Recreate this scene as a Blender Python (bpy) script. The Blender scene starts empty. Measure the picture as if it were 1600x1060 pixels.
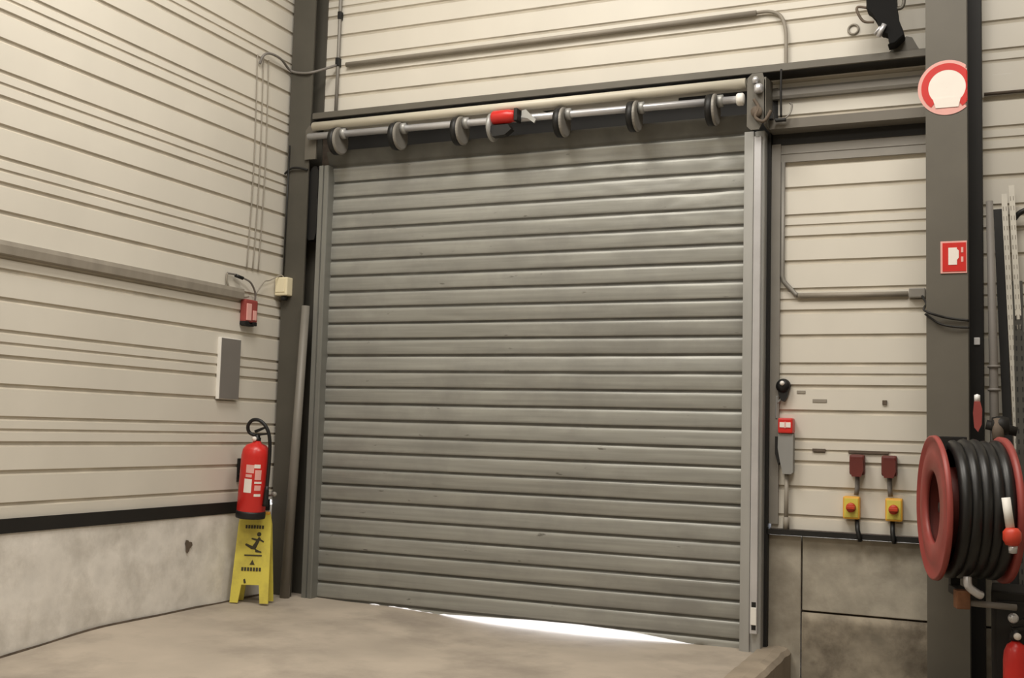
import bpy, bmesh, math, random
from mathutils import Vector, Matrix, noise
random.seed(4)
PI = math.pi
COL = bpy.context.scene.collection

# ------------------------------------------------------------------ materials
def mat(name, col, rough=.6, metal=0., var=.12, scale=6., stretch=(1, 1, 1), bump=0., stain=None, stain_amt=.5, stain_scale=2., emit=0., speck=None):
    m = bpy.data.materials.new(name); m.use_nodes = True
    nt = m.node_tree; N = nt.nodes; L = nt.links
    b = N['Principled BSDF']
    b.inputs['Roughness'].default_value = rough; b.inputs['Metallic'].default_value = metal
    tc = N.new('ShaderNodeTexCoord'); mp = N.new('ShaderNodeMapping'); mp.inputs['Scale'].default_value = stretch
    L.new(tc.outputs['Object'], mp.inputs['Vector'])
    n = N.new('ShaderNodeTexNoise'); n.inputs['Scale'].default_value = scale; n.inputs['Detail'].default_value = 6
    L.new(mp.outputs['Vector'], n.inputs['Vector'])
    r = N.new('ShaderNodeValToRGB')
    r.color_ramp.elements[0].position = .3; r.color_ramp.elements[1].position = .7
    r.color_ramp.elements[0].color = (*[c*(1-var) for c in col], 1)
    r.color_ramp.elements[1].color = (*[min(1, c*(1+var)) for c in col], 1)
    L.new(n.outputs['Fac'], r.inputs['Fac'])
    out = r.outputs['Color']
    if stain:
        n2 = N.new('ShaderNodeTexNoise'); n2.inputs['Scale'].default_value = stain_scale; n2.inputs['Detail'].default_value = 9
        n2.inputs['Roughness'].default_value = .65
        L.new(tc.outputs['Object'], n2.inputs['Vector'])
        r2 = N.new('ShaderNodeValToRGB'); r2.color_ramp.elements[0].position = .47; r2.color_ramp.elements[1].position = .68
        r2.color_ramp.elements[1].color = (stain_amt,)*3+(1,)
        r2.color_ramp.elements[0].color = (0, 0, 0, 1)
        L.new(n2.outputs['Fac'], r2.inputs['Fac'])
        mx = N.new('ShaderNodeMix'); mx.data_type = 'RGBA'
        L.new(r2.outputs['Color'], mx.inputs[0]); L.new(out, mx.inputs[6]); mx.inputs[7].default_value = (*stain, 1)
        out = mx.outputs[2]
    if speck:
        n3 = N.new('ShaderNodeTexNoise'); n3.inputs['Scale'].default_value = 7; n3.inputs['Detail'].default_value = 3
        mp3 = N.new('ShaderNodeMapping'); mp3.inputs['Scale'].default_value = (1.2, 1, 3.6); L.new(tc.outputs['Object'], mp3.inputs['Vector']); L.new(mp3.outputs['Vector'], n3.inputs['Vector'])
        r3 = N.new('ShaderNodeValToRGB'); r3.color_ramp.elements[0].position = .70; r3.color_ramp.elements[1].position = .76
        r3.color_ramp.elements[0].color = (0, 0, 0, 1); r3.color_ramp.elements[1].color = (.8, .8, .8, 1)
        L.new(n3.outputs['Fac'], r3.inputs['Fac'])
        m3 = N.new('ShaderNodeMix'); m3.data_type = 'RGBA'; L.new(r3.outputs['Color'], m3.inputs[0]); L.new(out, m3.inputs[6]); m3.inputs[7].default_value = (*speck, 1)
        out = m3.outputs[2]
    L.new(out, b.inputs['Base Color'])
    if emit:
        L.new(out, b.inputs['Emission Color']); b.inputs['Emission Strength'].default_value = emit
    if bump:
        bp = N.new('ShaderNodeBump'); bp.inputs['Strength'].default_value = bump; bp.inputs['Distance'].default_value = .01
        L.new(n.outputs['Fac'], bp.inputs['Height']); L.new(bp.outputs['Normal'], b.inputs['Normal'])
    return m

M = dict(
    clad=mat('cream_cladding', (.70, .665, .59), .42, 0, .04, 2.2, (1, 1, .6), .03),
    clad_groove=mat('cladding_groove_shade', (.50, .455, .375), .7, 0, .15, 5),  # darker tone paints the shade inside the grooves
    plinth=mat('pale_concrete', (.76, .73, .68), .85, 0, .09, 9, bump=.35, stain=(.42, .39, .34), stain_amt=.6, stain_scale=3.5),
    wallconc=mat('grey_stained_concrete', (.40, .365, .30), .9, 0, .16, 11, bump=.4, stain=(.16, .135, .10), stain_amt=.6, stain_scale=1.9),
    dirtconc=mat('dirty_concrete', (.30, .26, .20), .9, 0, .3, 9, bump=.5, stain=(.09, .07, .05), stain_amt=.85, stain_scale=4),
    floor=mat('worn_concrete_floor', (.43, .372, .305), .72, 0, .13, 2.2, bump=.15, stain=(.24, .205, .17), stain_amt=.75, stain_scale=1.5),
    curb=mat('curb_concrete', (.33, .275, .21), .8, 0, .2, 8, bump=.3, stain=(.15, .12, .09), stain_amt=.6, stain_scale=4),
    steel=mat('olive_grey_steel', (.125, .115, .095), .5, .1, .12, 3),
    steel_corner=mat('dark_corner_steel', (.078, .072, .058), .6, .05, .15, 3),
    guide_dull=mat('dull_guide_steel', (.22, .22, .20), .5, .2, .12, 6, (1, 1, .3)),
    soot=mat('matt_black', (.0025, .0025, .0025), .95, 0, .1, 5),
    dullsteel=mat('dull_green_steel', (.055, .052, .042), .6, .1, .15, 5),
    steel_lt=mat('warm_grey_steel', (.20, .185, .16), .5, .1, .10, 3),
    steel_dk=mat('black_steel_and_shade', (.010, .009, .008), .6, .1, .2, 5),  # black steel parts, also painted shade under beams and behind the column
    rail=mat('taupe_paint', (.30, .27, .225), .55, 0, .12, 4, (1, 3, 1)),
    flash=mat('grey_flashing', (.26, .245, .22), .5, .2, .1, 4),
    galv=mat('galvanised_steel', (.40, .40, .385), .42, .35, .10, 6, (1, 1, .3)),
    slat=mat('shutter_galvanised', (.325, .325, .297), .42, .25, .16, 3.0, (.45, 1, 11), .05, stain=(.215, .212, .20), stain_amt=.6, stain_scale=1.6, speck=(.10, .095, .08)),
    slat_joint_and_shade=mat('shutter_joint_and_top_shade', (.11, .108, .095), .6, .2, .2, 8),  # dark joints, and shade coloured onto the topmost slats
    chrome=mat('bright_galvanised', (.62, .62, .64), .3, .5, .06, 8),
    cream=mat('cream_tube_paint', (.62, .58, .48), .4, 0, .05, 4),
    bone=mat('cream_plastic', (.82, .74, .52), .45, 0, .03, 5),
    white=mat('white_paint', (.85, .83, .78), .5, 0, .03, 5),
    black=mat('black_rubber', (.006, .006, .006), .5, 0, .2, 8),
    hose=mat('black_hose_rubber', (.010, .010, .010), .40, 0, .2, 12),
    red=mat('red_enamel', (.62, .025, .02), .32, 0, .08, 6),
    reelred=mat('dimmed_red_enamel', (.32, .060, .052), .45, 0, .14, 7),  # red toned down to stand in for the lower light at the reel
    darkred=mat('dark_red_plastic', (.13, .022, .016), .5, 0, .12, 7),
    orange=mat('orange_red_plastic', (.62, .06, .03), .45, 0, .05, 6),
    pink=mat('pale_pink_print', (.80, .42, .38), .5, 0, .08, 12),
    signwhite=mat('white_print', (.88, .82, .76), .5, 0, .03, 9),
    yellow=mat('yellow_plastic', (.72, .62, .10), .5, 0, .06, 6, stain=(.42, .34, .08), stain_amt=.5, stain_scale=9),
    amber=mat('amber_plastic', (.80, .42, .05), .45, 0, .06, 6),
    knobred=mat('red_knob_plastic', (.50, .05, .015), .4, 0, .05, 6),
    print_black=mat('black_print', (.05, .042, .02), .6, 0, .1, 9),
    greyface=mat('grey_board', (.20, .185, .17), .6, 0, .05, 5),
    greybox=mat('grey_plastic', (.28, .28, .27), .5, 0, .05, 5),
    rust=mat('rusty_steel', (.20, .09, .045), .8, .1, .35, 14, bump=.3),
    brown=mat('brown_rusty_channel', (.13, .10, .075), .8, .1, .35, 12, bump=.2),
    rackpale=mat('pale_perforated_steel', (.60, .57, .50), .45, .2, .08, 6),
    asphalt=mat('pale_yard_concrete', (.7, .7, .7), .8, 0, .05, 3),
    shell=mat('hall_shell_paint', (.50, .46, .39), .8, 0, .05, 1),
    shell_dk=mat('dark_stock_side', (.10, .09, .08), .8, 0, .05, 1),
    tag=mat('aluminium_tag', (.85, .85, .85), .4, .1, .03, 6),
)

# ------------------------------------------------------------------ geometry helpers
def box(bm, x0, x1, y0, y1, z0, z1, mi=0, bev=0):
    r = bmesh.ops.create_cube(bm, size=1)
    vs = r['verts']
    for v in vs:
        v.co = Vector(((x0+x1)/2+v.co.x*(x1-x0), (y0+y1)/2+v.co.y*(y1-y0), (z0+z1)/2+v.co.z*(z1-z0)))
    fs = list({f for v in vs for f in v.link_faces})
    for f in fs: f.material_index = mi
    if bev:
        es = list({e for v in vs for e in v.link_edges})
        bmesh.ops.bevel(bm, geom=es, offset=bev, segments=2, affect='EDGES', profile=.6)
def prism(bm, pts, d, axis='y', o=0., mi=0):
    """closed outline pts (a,b) extruded along axis from o to o+d. y: (x,z); x: (y,z); z: (x,y)"""
    def P(a, b, t):
        return {'y': (a, t, b), 'x': (t, a, b), 'z': (a, b, t)}[axis]
    A = [bm.verts.new(P(a, b, o)) for a, b in pts]; B = [bm.verts.new(P(a, b, o+d)) for a, b in pts]
    n = len(pts)
    fs = [bm.faces.new(A), bm.faces.new(B[::-1])]
    for i in range(n): fs.append(bm.faces.new((A[i], B[i], B[(i+1) % n], A[(i+1) % n])))
    for f in fs: f.material_index = mi
def tube(bm, pts, r, n=10, closed=False, mi=0, cap=True):
    pts = [Vector(p) for p in pts]; k = len(pts); rs = r if isinstance(r, (list, tuple)) else [r]*k
    rings = []; up = None
    for i, p in enumerate(pts):
        if closed: t = (pts[(i+1) % k]-pts[i-1]).normalized()
        else: t = (pts[min(i+1, k-1)]-pts[max(i-1, 0)]).normalized()
        if up is None:
            up = Vector((0, 0, 1)) if abs(t.z) < .9 else Vector((1, 0, 0))
        a = (up-t*up.dot(t)).normalized(); up = a; b = t.cross(a)
        rings.append([bm.verts.new(p+(a*math.cos(2*PI*j/n)+b*math.sin(2*PI*j/n))*rs[i]) for j in range(n)])
    for i in range(k if closed else k-1):
        A, B = rings[i], rings[(i+1) % k]
        for j in range(n):
            f = bm.faces.new((A[j], A[(j+1) % n], B[(j+1) % n], B[j])); f.smooth = True; f.material_index = mi
    if cap and not closed:
        bm.faces.new(rings[0][::-1]).material_index = mi; bm.faces.new(rings[-1]).material_index = mi
def lathe(bm, prof, axis='z', c=(0, 0, 0), n=28, mi=0, smooth=True):
    """prof: (radius, height) list along axis through c"""
    c = Vector(c); rings = []
    for r, h in prof:
        ring = []
        for j in range(n):
            a = 2*PI*j/n; u, v = r*math.cos(a), r*math.sin(a)
            q = {'z': (u, v, h), 'x': (h, u, v), 'y': (v, h, u)}[axis]
            ring.append(bm.verts.new(c+Vector(q)))
        rings.append(ring)
    for A, B in zip(rings, rings[1:]):
        for j in range(n):
            f = bm.faces.new((A[j], A[(j+1) % n], B[(j+1) % n], B[j])); f.smooth = smooth; f.material_index = mi
    if prof[0] == prof[-1]: return
    if prof[0][0] > 1e-4: bm.faces.new(rings[0][::-1]).material_index = mi
    if prof[-1][0] > 1e-4: bm.faces.new(rings[-1]).material_index = mi
def smooth_path(pts, n=6):
    P = [Vector(p) for p in pts]; out = []
    for i in range(len(P)-1):
        a, b, c, d = P[max(i-1, 0)], P[i], P[i+1], P[min(i+2, len(P)-1)]
        for k in range(n):
            t = k/n
            out.append(.5*((2*b)+(c-a)*t+(2*a-5*b+4*c-d)*t*t+(3*b-a-3*c+d)*t**3))
    out.append(P[-1]); return out
def new(): return bmesh.new()
def obj(name, bm, mats, parent=None, world=False):
    """link as ONE mesh object. world=True: verts are in world coordinates (parent unrotated)"""
    if not isinstance(mats, (list, tuple)): mats = [mats]
    bmesh.ops.remove_doubles(bm, verts=bm.verts, dist=1e-6)
    bmesh.ops.recalc_face_normals(bm, faces=bm.faces)
    if parent is not None:
        if world:
            off = Vector((0, 0, 0)); q = parent
            while q: off += q.location; q = q.parent
            for v in bm.verts: v.co -= off
        loc = (0, 0, 0)
    else:
        xs = [v.co.x for v in bm.verts]; ys = [v.co.y for v in bm.verts]; zs = [v.co.z for v in bm.verts]
        loc = Vector(((min(xs)+max(xs))/2, (min(ys)+max(ys))/2, min(zs)))
        for v in bm.verts: v.co -= loc
    me = bpy.data.meshes.new(name); bm.to_mesh(me); bm.free()
    for m in mats: me.materials.append(M[m])
    o = bpy.data.objects.new(name, me); o.location = loc; COL.objects.link(o)
    if parent is not None: o.parent = parent
    return o
def tag(o, label, cat, group=None):
    o['label'] = label; o['category'] = cat
    if group: o['group'] = group
    return o
def thing(name, label, cat, loc=(0, 0, 0), rot=(0, 0, 0), group=None):
    o = bpy.data.objects.new(name, None); o.empty_display_size = .1; COL.objects.link(o)
    o.location = loc; o.rotation_euler = rot
    return tag(o, label, cat, group)
def struct(name, bm, mats):
    o = obj(name, bm, mats); o['kind'] = 'structure'; return o
def dup(root, loc, label):
    r = root.copy(); COL.objects.link(r); r.location = loc; r['label'] = label
    for ch in list(root.children):
        c = ch.copy(); COL.objects.link(c); c.parent = r
        for g in ch.children:
            d = g.copy(); COL.objects.link(d); d.parent = c
    return r
def lerp(tab, x):
    if x <= tab[0][0]: return tab[0][1]
    for (a, u), (b, v) in zip(tab, tab[1:]):
        if x <= b: return u+(v-u)*(x-a)/(b-a)
    return tab[-1][1]
def sstep(a, b, x):
    t = max(0, min(1, (x-a)/(b-a))); return t*t*(3-2*t)

XL = -1.76            # left cladding plane
ZP = .637             # top of the concrete plinth
PITCH = .4
PIT = -.45

# ------------------------------------------------------------------ floor, pit, yard
def floor_h(x, y):
    l = lerp([(-1.8, .058), (-1.24, .036), (-.9, .034), (-.6, .018), (-.45, .006), (-.25, 0)], x)*sstep(-2.4, -1.5, y)
    d = -.014*math.exp(-((x-.25)/.45)**2)*sstep(-.55, -.12, y)
    return l+d
def floor_mesh():
    bm = new()
    xs = [XL-.05+i*(1.29-XL+.05)/60 for i in range(61)]
    ys = [.25-i*.05 for i in range(60)]+[-2.75-.05-i*.9 for i in range(9)]
    g = [[bm.verts.new((x, y, floor_h(x, y)+(.0022*noise.noise(Vector((x*3, y*3, 0)))))) for x in xs] for y in ys]
    for a, b in zip(g, g[1:]):
        for i in range(len(xs)-1):
            f = bm.faces.new((a[i], a[i+1], b[i+1], b[i])); f.smooth = True
    return bm
struct('floor', floor_mesh(), 'floor')
bm = new(); box(bm, 1.45, 7, -10, .0, PIT-.05, PIT); struct('floor_lower', bm, 'dirtconc')
# kerb along the edge of the raised floor: worn flat top with a chamfered lip, drops into the lower bay
bm = new()
for i in range(24):
    pass
prof = [(1.285, -.02), (1.285, .004), (1.30, .022), (1.385, .026), (1.43, .020), (1.45, .0), (1.45, PIT), (1.285, PIT)]
n = 60; rings = []
for k in range(n+1):
    y = .0-k*(10/n) if k > 20 else -k*.05
    if k > 20: y = -1.0-(k-20)*(9/40)
    rings.append([bm.verts.new((a+(.006*noise.noise(Vector((a*7, y*9, b*5))) if b > -.01 else 0), y, b+(.007*noise.noise(Vector((a*9, y*8, 3))) if b > -.01 else 0))) for a, b in prof])
for A, B in zip(rings, rings[1:]):
    for j in range(len(prof)): bm.faces.new((A[j], A[(j+1) % len(prof)], B[(j+1) % len(prof)], B[j]))
bm.faces.new(rings[0]); bm.faces.new(rings[-1][::-1])
o = obj('concrete_kerb', bm, 'curb'); tag(o, 'low worn concrete kerb running from the shutter guide beside the sunken bay', 'kerb')
bm = new(); box(bm, -6, 6, .26, 9, -.10, -.03); struct('ground_outside', bm, 'asphalt')

# ------------------------------------------------------------------ cladding
def clad_profile(z0, z1):
    """(depth, z, groove?) points upward, depth>0 = sunk into the wall"""
    gs = []
    k = -2
    while True:
        zc = ZP+.216+PITCH*k
        if zc-.3 > z1: break
        gs += [(zc, .013, .008), (zc-.148, .011, .007), (zc-.204, .009, .005), (zc-.267, .013, .008)]
        k += 1
    gs = sorted(g for g in gs if z0+.02 < g[0] < z1-.02)
    pts = [(0, z0, 0)]
    for zc, w, d in gs:
        pts += [(0, zc-w, 0), (d, zc-w*.35, 1), (d, zc+w*.35, 1), (0, zc+w, 1)]
    pts.append((0, z1, 0)); return pts
def clad(bm, plane, u0, u1, z0, z1, fixed):
    pr = clad_profile(z0, z1); nu = max(2, int((u1-u0)/.25))
    for i in range(nu):
        a, b = u0+(u1-u0)*i/nu, u0+(u1-u0)*(i+1)/nu
        for (d0, q0, g0), (d1, q1, g1) in zip(pr, pr[1:]):
            def P(u, d, z):
                w = .0025*noise.noise(Vector((u*1.3, z*3, fixed*5)))
                return (u, fixed+d+w, z) if plane == 'y' else (fixed-d+w, u, z)
            f = bm.faces.new([bm.verts.new(P(a, d0, q0)), bm.verts.new(P(b, d0, q0)), bm.verts.new(P(b, d1, q1)), bm.verts.new(P(a, d1, q1))])
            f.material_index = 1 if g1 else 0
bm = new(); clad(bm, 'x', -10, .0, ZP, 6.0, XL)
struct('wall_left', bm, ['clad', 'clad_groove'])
bm = new()
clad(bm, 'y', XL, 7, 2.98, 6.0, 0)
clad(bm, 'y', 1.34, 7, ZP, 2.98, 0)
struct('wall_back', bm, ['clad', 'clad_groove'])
# concrete bases
bm = new(); 
nz, ny = 14, 60
g = [[bm.verts.new((XL+.015+.006*noise.noise(Vector((0, y*2.2, z*5))), y, z)) for z in [-.05+i*(ZP-.03+.05)/nz for i in range(nz+1)]] for y in [-.02-j*.06 for j in range(ny)]+[-10]]
for a, b in zip(g, g[1:]):
    for i in range(nz): f = bm.faces.new((a[i], a[i+1], b[i+1], b[i])); f.smooth = True
top = [bm.verts.new((XL-.1, c[-1].co.y, ZP-.03)) for c in g]
for i in range(len(g)-1): bm.faces.new((g[i][-1], top[i], top[i+1], g[i+1][-1]))
struct('baseboard_left', bm, 'plinth')
bm = new()   # back base: pillar beside the door, upper slab, lower slab, with open joints between them
box(bm, 1.32, 1.498, -.008, .2, PIT, ZP-.035, 0, .004)
box(bm, 1.505, 7, -.004, .2, .222, ZP-.035, 0, .004)
struct('baseboard_back', bm, 'wallconc')
bm = new()
nx, nz = 60, 14
xs = [1.505+i*.04 for i in range(nx)]+[7]; zs = [PIT+i*(.212-PIT)/nz for i in range(nz+1)]
g = [[bm.verts.new((x, -.012+.012*noise.noise(Vector((x*5, 1, z*6))), z)) for z in zs] for x in xs]
for a, b in zip(g, g[1:]):
    for i in range(nz): f = bm.faces.new((a[i], a[i+1], b[i+1], b[i])); f.smooth = True
t = [bm.verts.new((c[-1].co.x, .1, .212)) for c in g]
for i in range(len(g)-1): bm.faces.new((g[i][-1], t[i], t[i+1], g[i+1][-1]))
struct('wall_back_footing', bm, 'dirtconc')
bm = new(); box(bm, 1.3, 7, .03, .2, PIT, ZP); struct('wall_back_core', bm, 'brown')
# hole chipped in the left base
bm = new()
pts = []
for i in range(14):
    a = 2*PI*i/14; r = .022*(1+.35*math.sin(3*a+1)+.2*random.random())
    pts.append((-.93+r*math.cos(a)*1.1, .415+r*1.35*math.sin(a)))
prism(bm, pts, .004, 'x', XL+.0185)
o = obj('wall_hole', bm, 'brown'); tag(o, 'small dark chipped hole in the pale concrete base of the side wall', 'hole')
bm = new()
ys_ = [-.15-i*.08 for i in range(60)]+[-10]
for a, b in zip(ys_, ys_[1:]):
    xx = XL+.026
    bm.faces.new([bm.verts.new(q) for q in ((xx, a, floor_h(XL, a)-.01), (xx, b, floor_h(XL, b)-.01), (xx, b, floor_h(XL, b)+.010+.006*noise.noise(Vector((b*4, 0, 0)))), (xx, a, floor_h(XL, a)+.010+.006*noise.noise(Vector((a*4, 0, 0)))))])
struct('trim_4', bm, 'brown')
# dark steel angles capping the bases
bm = new(); box(bm, XL-.05, XL+.02, -10, -.18, ZP-.028, ZP+.004); box(bm, XL+.012, XL+.022, -10, -.18, ZP-.062, ZP+.004)
struct('trim_1', bm, 'steel_dk')
o = bpy.data.objects['trim_1']
bm = new(); box(bm, 1.325, 7, -.045, 0, ZP-.022, ZP-.012); box(bm, 1.325, 7, -.05, -.04, ZP-.03, ZP-.002)
struct('trim_2', bm, 'steel_dk')
# shell of the hall behind the photographer
bm = new(); box(bm, 7, 7.1, -10, .2, PIT, 6); struct('wall_right', bm, 'shell')
bm = new(); box(bm, XL-.2, 7.1, -10.1, -10, PIT, 6); struct('wall_front', bm, 'shell')
bm = new(); box(bm, XL-.2, 7.1, -10.1, .2, 6, 6.1); struct('ceiling', bm, 'shell')
# dark wall strip in the niche between column and guide, black lintel panel standing in for the dark void behind the barrel
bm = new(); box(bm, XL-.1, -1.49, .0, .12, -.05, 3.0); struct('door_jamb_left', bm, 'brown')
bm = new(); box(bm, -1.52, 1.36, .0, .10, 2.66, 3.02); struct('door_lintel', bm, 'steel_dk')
bm = new(); box(bm, 1.308, 1.332, -.05, .10, -.03, 2.76); struct('door_jamb_right', bm, 'steel_dk')
bm = new(); box(bm, 1.332, 1.380, -.022, .0, .66, 2.70); struct('trim_3', bm, 'flash')
# taupe rail on the side wall
bm = new(); prism(bm, [(XL-.004, 1.855), (XL+.03, 1.862), (XL+.034, 1.90), (XL+.03, 1.922), (XL-.004, 1.928)], 9.35, 'y', -9.9)
o = obj('cable_rail', bm, 'rail'); tag(o, 'long taupe rail fixed horizontally along the ribbed side wall', 'rail')

# ------------------------------------------------------------------ steelwork
def ibeam_outline(w, h, tf, tw):
    a, b = w/2, h/2
    return [(-a, -b), (a, -b), (a, -b+tf), (tw/2, -b+tf), (tw/2, b-tf), (a, b-tf), (a, b), (-a, b), (-a, b-tf), (-tw/2, b-tf), (-tw/2, -b+tf), (-a, -b+tf)]
def column(name, xc, yc, w, d, z0, z1, label, m='steel'):
    bm = new()
    prism(bm, [(xc+a, yc+b) for a, b in ibeam_outline(w, d, .012, .009)], z1-z0, 'z', z0)
    o = obj(name, bm, m); return tag(o, label, 'column')
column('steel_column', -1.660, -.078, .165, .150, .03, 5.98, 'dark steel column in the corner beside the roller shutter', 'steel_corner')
column('steel_column', 2.233, -.300, .185, .200, PIT, 5.98, 'dark steel column carrying the round red and white sign')
bm = new(); box(bm, 2.322, 2.388, -.19, -.01, PIT, 5.98, 0, .003)
tag(obj('steel_post', bm, 'steel_dk'), 'nearly black slim post behind the column with the round sign', 'post')  # near-black colour stands in for the post being unlit
# top beam: channel with flanges
bm = new()
prism(bm, [(0, 3.066), (-.14, 3.066), (-.145, 3.070), (-.145, 3.104), (-.138, 3.110), (0, 3.110)], 2.138+1.57, 'x', -1.57)
bm.normal_update()
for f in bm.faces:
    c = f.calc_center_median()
    if c.z < 3.0675 and c.x > -1.5 and c.x < 2.1: f.material_index = 1  # underside coloured black as the shade below the beam
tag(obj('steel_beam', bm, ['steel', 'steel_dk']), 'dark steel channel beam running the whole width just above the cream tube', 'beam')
bm = new(); prism(bm, [(-.0, 2.950), (-.028, 2.950), (-.034, 2.965), (-.034, 2.995), (-.028, 3.008), (0, 3.008)], 2.138-1.33, 'x', 1.33)
tag(obj('steel_beam', bm, 'flash'), 'short grey rail between column and shutter, directly under the long top beam', 'beam')
bm = new(); prism(bm, [(-.0, 2.695), (-.02, 2.695), (-.02, 2.755), (-.11, 2.762), (-.115, 2.812), (-.105, 2.812), (-.1, 2.775), (0, 2.772)], 2.138-1.335, 'x', 1.335, 0)
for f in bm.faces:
    if f.calc_center_median().z < 2.75: f.material_index = 1  # lower faces coloured black to paint the shade under the flange
tag(obj('steel_beam', bm, ['steel_lt', 'steel_dk']), 'lowest short steel beam between column and shutter, shade coloured black on its underside', 'beam')
bm = new(); box(bm, 1.352, 2.138, -.014, 0, 2.60, 2.70); box(bm, 1.352, 2.138, -.018, 0, 2.645, 2.655)
tag(obj('wall_flashing', bm, 'flash'), 'grey metal flashing strip below the lowest short beam', 'flashing')

# ------------------------------------------------------------------ roller shutter
sh = thing('roller_shutter', 'closed grey galvanised roller shutter with dented horizontal slats', 'shutter', (-.13, -.06, .02))
SY = -.05; X0, X1 = -1.475, 1.235
BOT = [(-1.5, .030), (-1.24, .036), (-.9, .035), (-.6, .020), (-.45, .024), (.0, .038), (.27, .040), (.6, .031), (.85, .008), (.93, -.001), (1.25, -.006)]
def curtain():
    bm = new(); nx = 130
    P0 = .139; SP = .1008
    zs = []      # (z, y, joint)
    k = -2
    prof = [(0, .008, 1), (.06, .008, 1), (.13, .000, 0), (.22, -.0012, 0), (.40, -.0025, 0), (.60, -.0028, 0), (.78, -.0022, 0), (.90, -.0012, 0), (.955, .003, 1)]
    while P0+SP*k < 2.80:
        for t, y, j in prof: zs.append((P0+SP*(k+t), y, j, k))
        k += 1
    random.seed(11); tilt = {i: random.gauss(0, .0026) for i in range(-3, 40)}
    dx = {i: random.gauss(0, .004) for i in range(-2, 40)}
    cols = []
    for i in range(nx+1):
        x = X0+(X1-X0)*i/nx; c = []
        b = lerp(BOT, x)
        if x < -.55: b += .012*noise.noise(Vector((x*14, 2, 0)))
        for z, y, j, kk in zs:
            t = (z-P0)/SP-kk
            up = sstep(1.9, 2.7, z); rt = sstep(-.6, 1.1, x)
            dent = (.0022+.0045*up*rt)*noise.noise(Vector((x*3.1, kk*3.7, 0)))+(.0012+.002*up*rt)*noise.noise(Vector((x*9, z*26, 4)))
            zz = z+(.0015+.0035*up*rt)*noise.noise(Vector((x*1.7, kk*2.1, 9)))
            if zz < b: zz = b; 
            q = max(0, zz-2.68)  # forward curl, also shaped to darken the top under the rings
            if math.sin(kk*12.9+int((x+1.5)/.45)*7.7) > .80 and .2 < t < .7: dent += .004*max(0, noise.noise(Vector((x*20, z*30, 1))))
            c.append(bm.verts.new((x, SY+y+dent+tilt[kk]*(t-.5)*2-2.0*q*q, zz)))
        cols.append(c)
    for A, B in zip(cols, cols[1:]):
        for j in range(len(zs)-1):
            if A[j].co.z == A[j+1].co.z and B[j].co.z == B[j+1].co.z: continue
            try: f = bm.faces.new((A[j], B[j], B[j+1], A[j+1]))
            except ValueError: continue
            f.material_index = 1 if zs[j][2] or zs[j][0] > 2.77 else 0; f.smooth = True  # topmost slats take the dark material as painted shade
    return bm
obj('curtain', curtain(), ['slat', 'slat_joint_and_shade'], sh, True)
def guide(xa, xb, zt):
    bm = new(); w = xb-xa
    # outer channel with a raised inner fold, as a closed outline in plan
    y = -.125
    out = [(xa, -.0), (xa, y), (xa+w*.45, y), (xa+w*.47, y+.012), (xa+w*.56, y+.012), (xa+w*.58, y+.004), (xb-.004, y+.004), (xb, y+.01), (xb, 0)]
    prism(bm, out, zt, 'z', .0)
    return bm
g1 = obj('guide_rail', guide(1.205, 1.314, 2.755), 'galv', sh, True)
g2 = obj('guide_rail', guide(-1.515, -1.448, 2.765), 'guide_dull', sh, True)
bm = new(); box(bm, 1.262, 1.30, -.150, -.122, .10, 2.72, 0, .003); obj('guide_cover', bm, 'chrome', sh, True)
bm = new(); box(bm, 1.268, 1.298, -.156, -.149, .145, .235, 0, .003); obj('guide_label', bm, 'white', sh, True)
bm = new(); box(bm, 1.272, 1.294, -.152, -.149, .236, .262); obj('guide_clip', bm, 'black', sh, True)
bm = new(); box(bm, 1.272, 1.294, -.152, -.149, .12, .144); obj('guide_clip', bm, 'black', sh, True)
# barrel: shaft and spring rings the curtain straps to
AX = Vector((0, -.20, 2.925))
bm = new(); tube(bm, [(-1.555, -.20, 2.938), (1.205, -.20, 2.915)], .021, 16); obj('barrel_shaft', bm, 'chrome', sh, True)
def axz(x): return 2.938-(x+1.555)/2.76*.023
for x in (-1.335, -.905, -.482, .170, .603, 1.045):
    z = axz(x)-.045
    bm = new()
    lathe(bm, [(.0, -.007), (.030, -.007), (.078, -.010), (.085, -.006), (.085, .006), (.078, .010), (.030, .007), (.0, .007)], 'x', (x+.018, -.20, z), 30, 0, False)
    r = obj('spring_ring', bm, 'flash', sh, True)
    bm = new()
    lathe(bm, [(.062, -.036), (.084, -.034), (.086, 0), (.084, .0), (.062, .0)], 'x', (x+.009, -.20, z), 30)
    obj('ring_drum', bm, 'black', r, True)
    bm = new(); lathe(bm, [(.0, .01), (.034, .012), (.034, .04), (.0, .042)], 'x', (x+.018, -.20, axz(x)), 18); obj('ring_hub', bm, 'galv', r, True)
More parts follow.
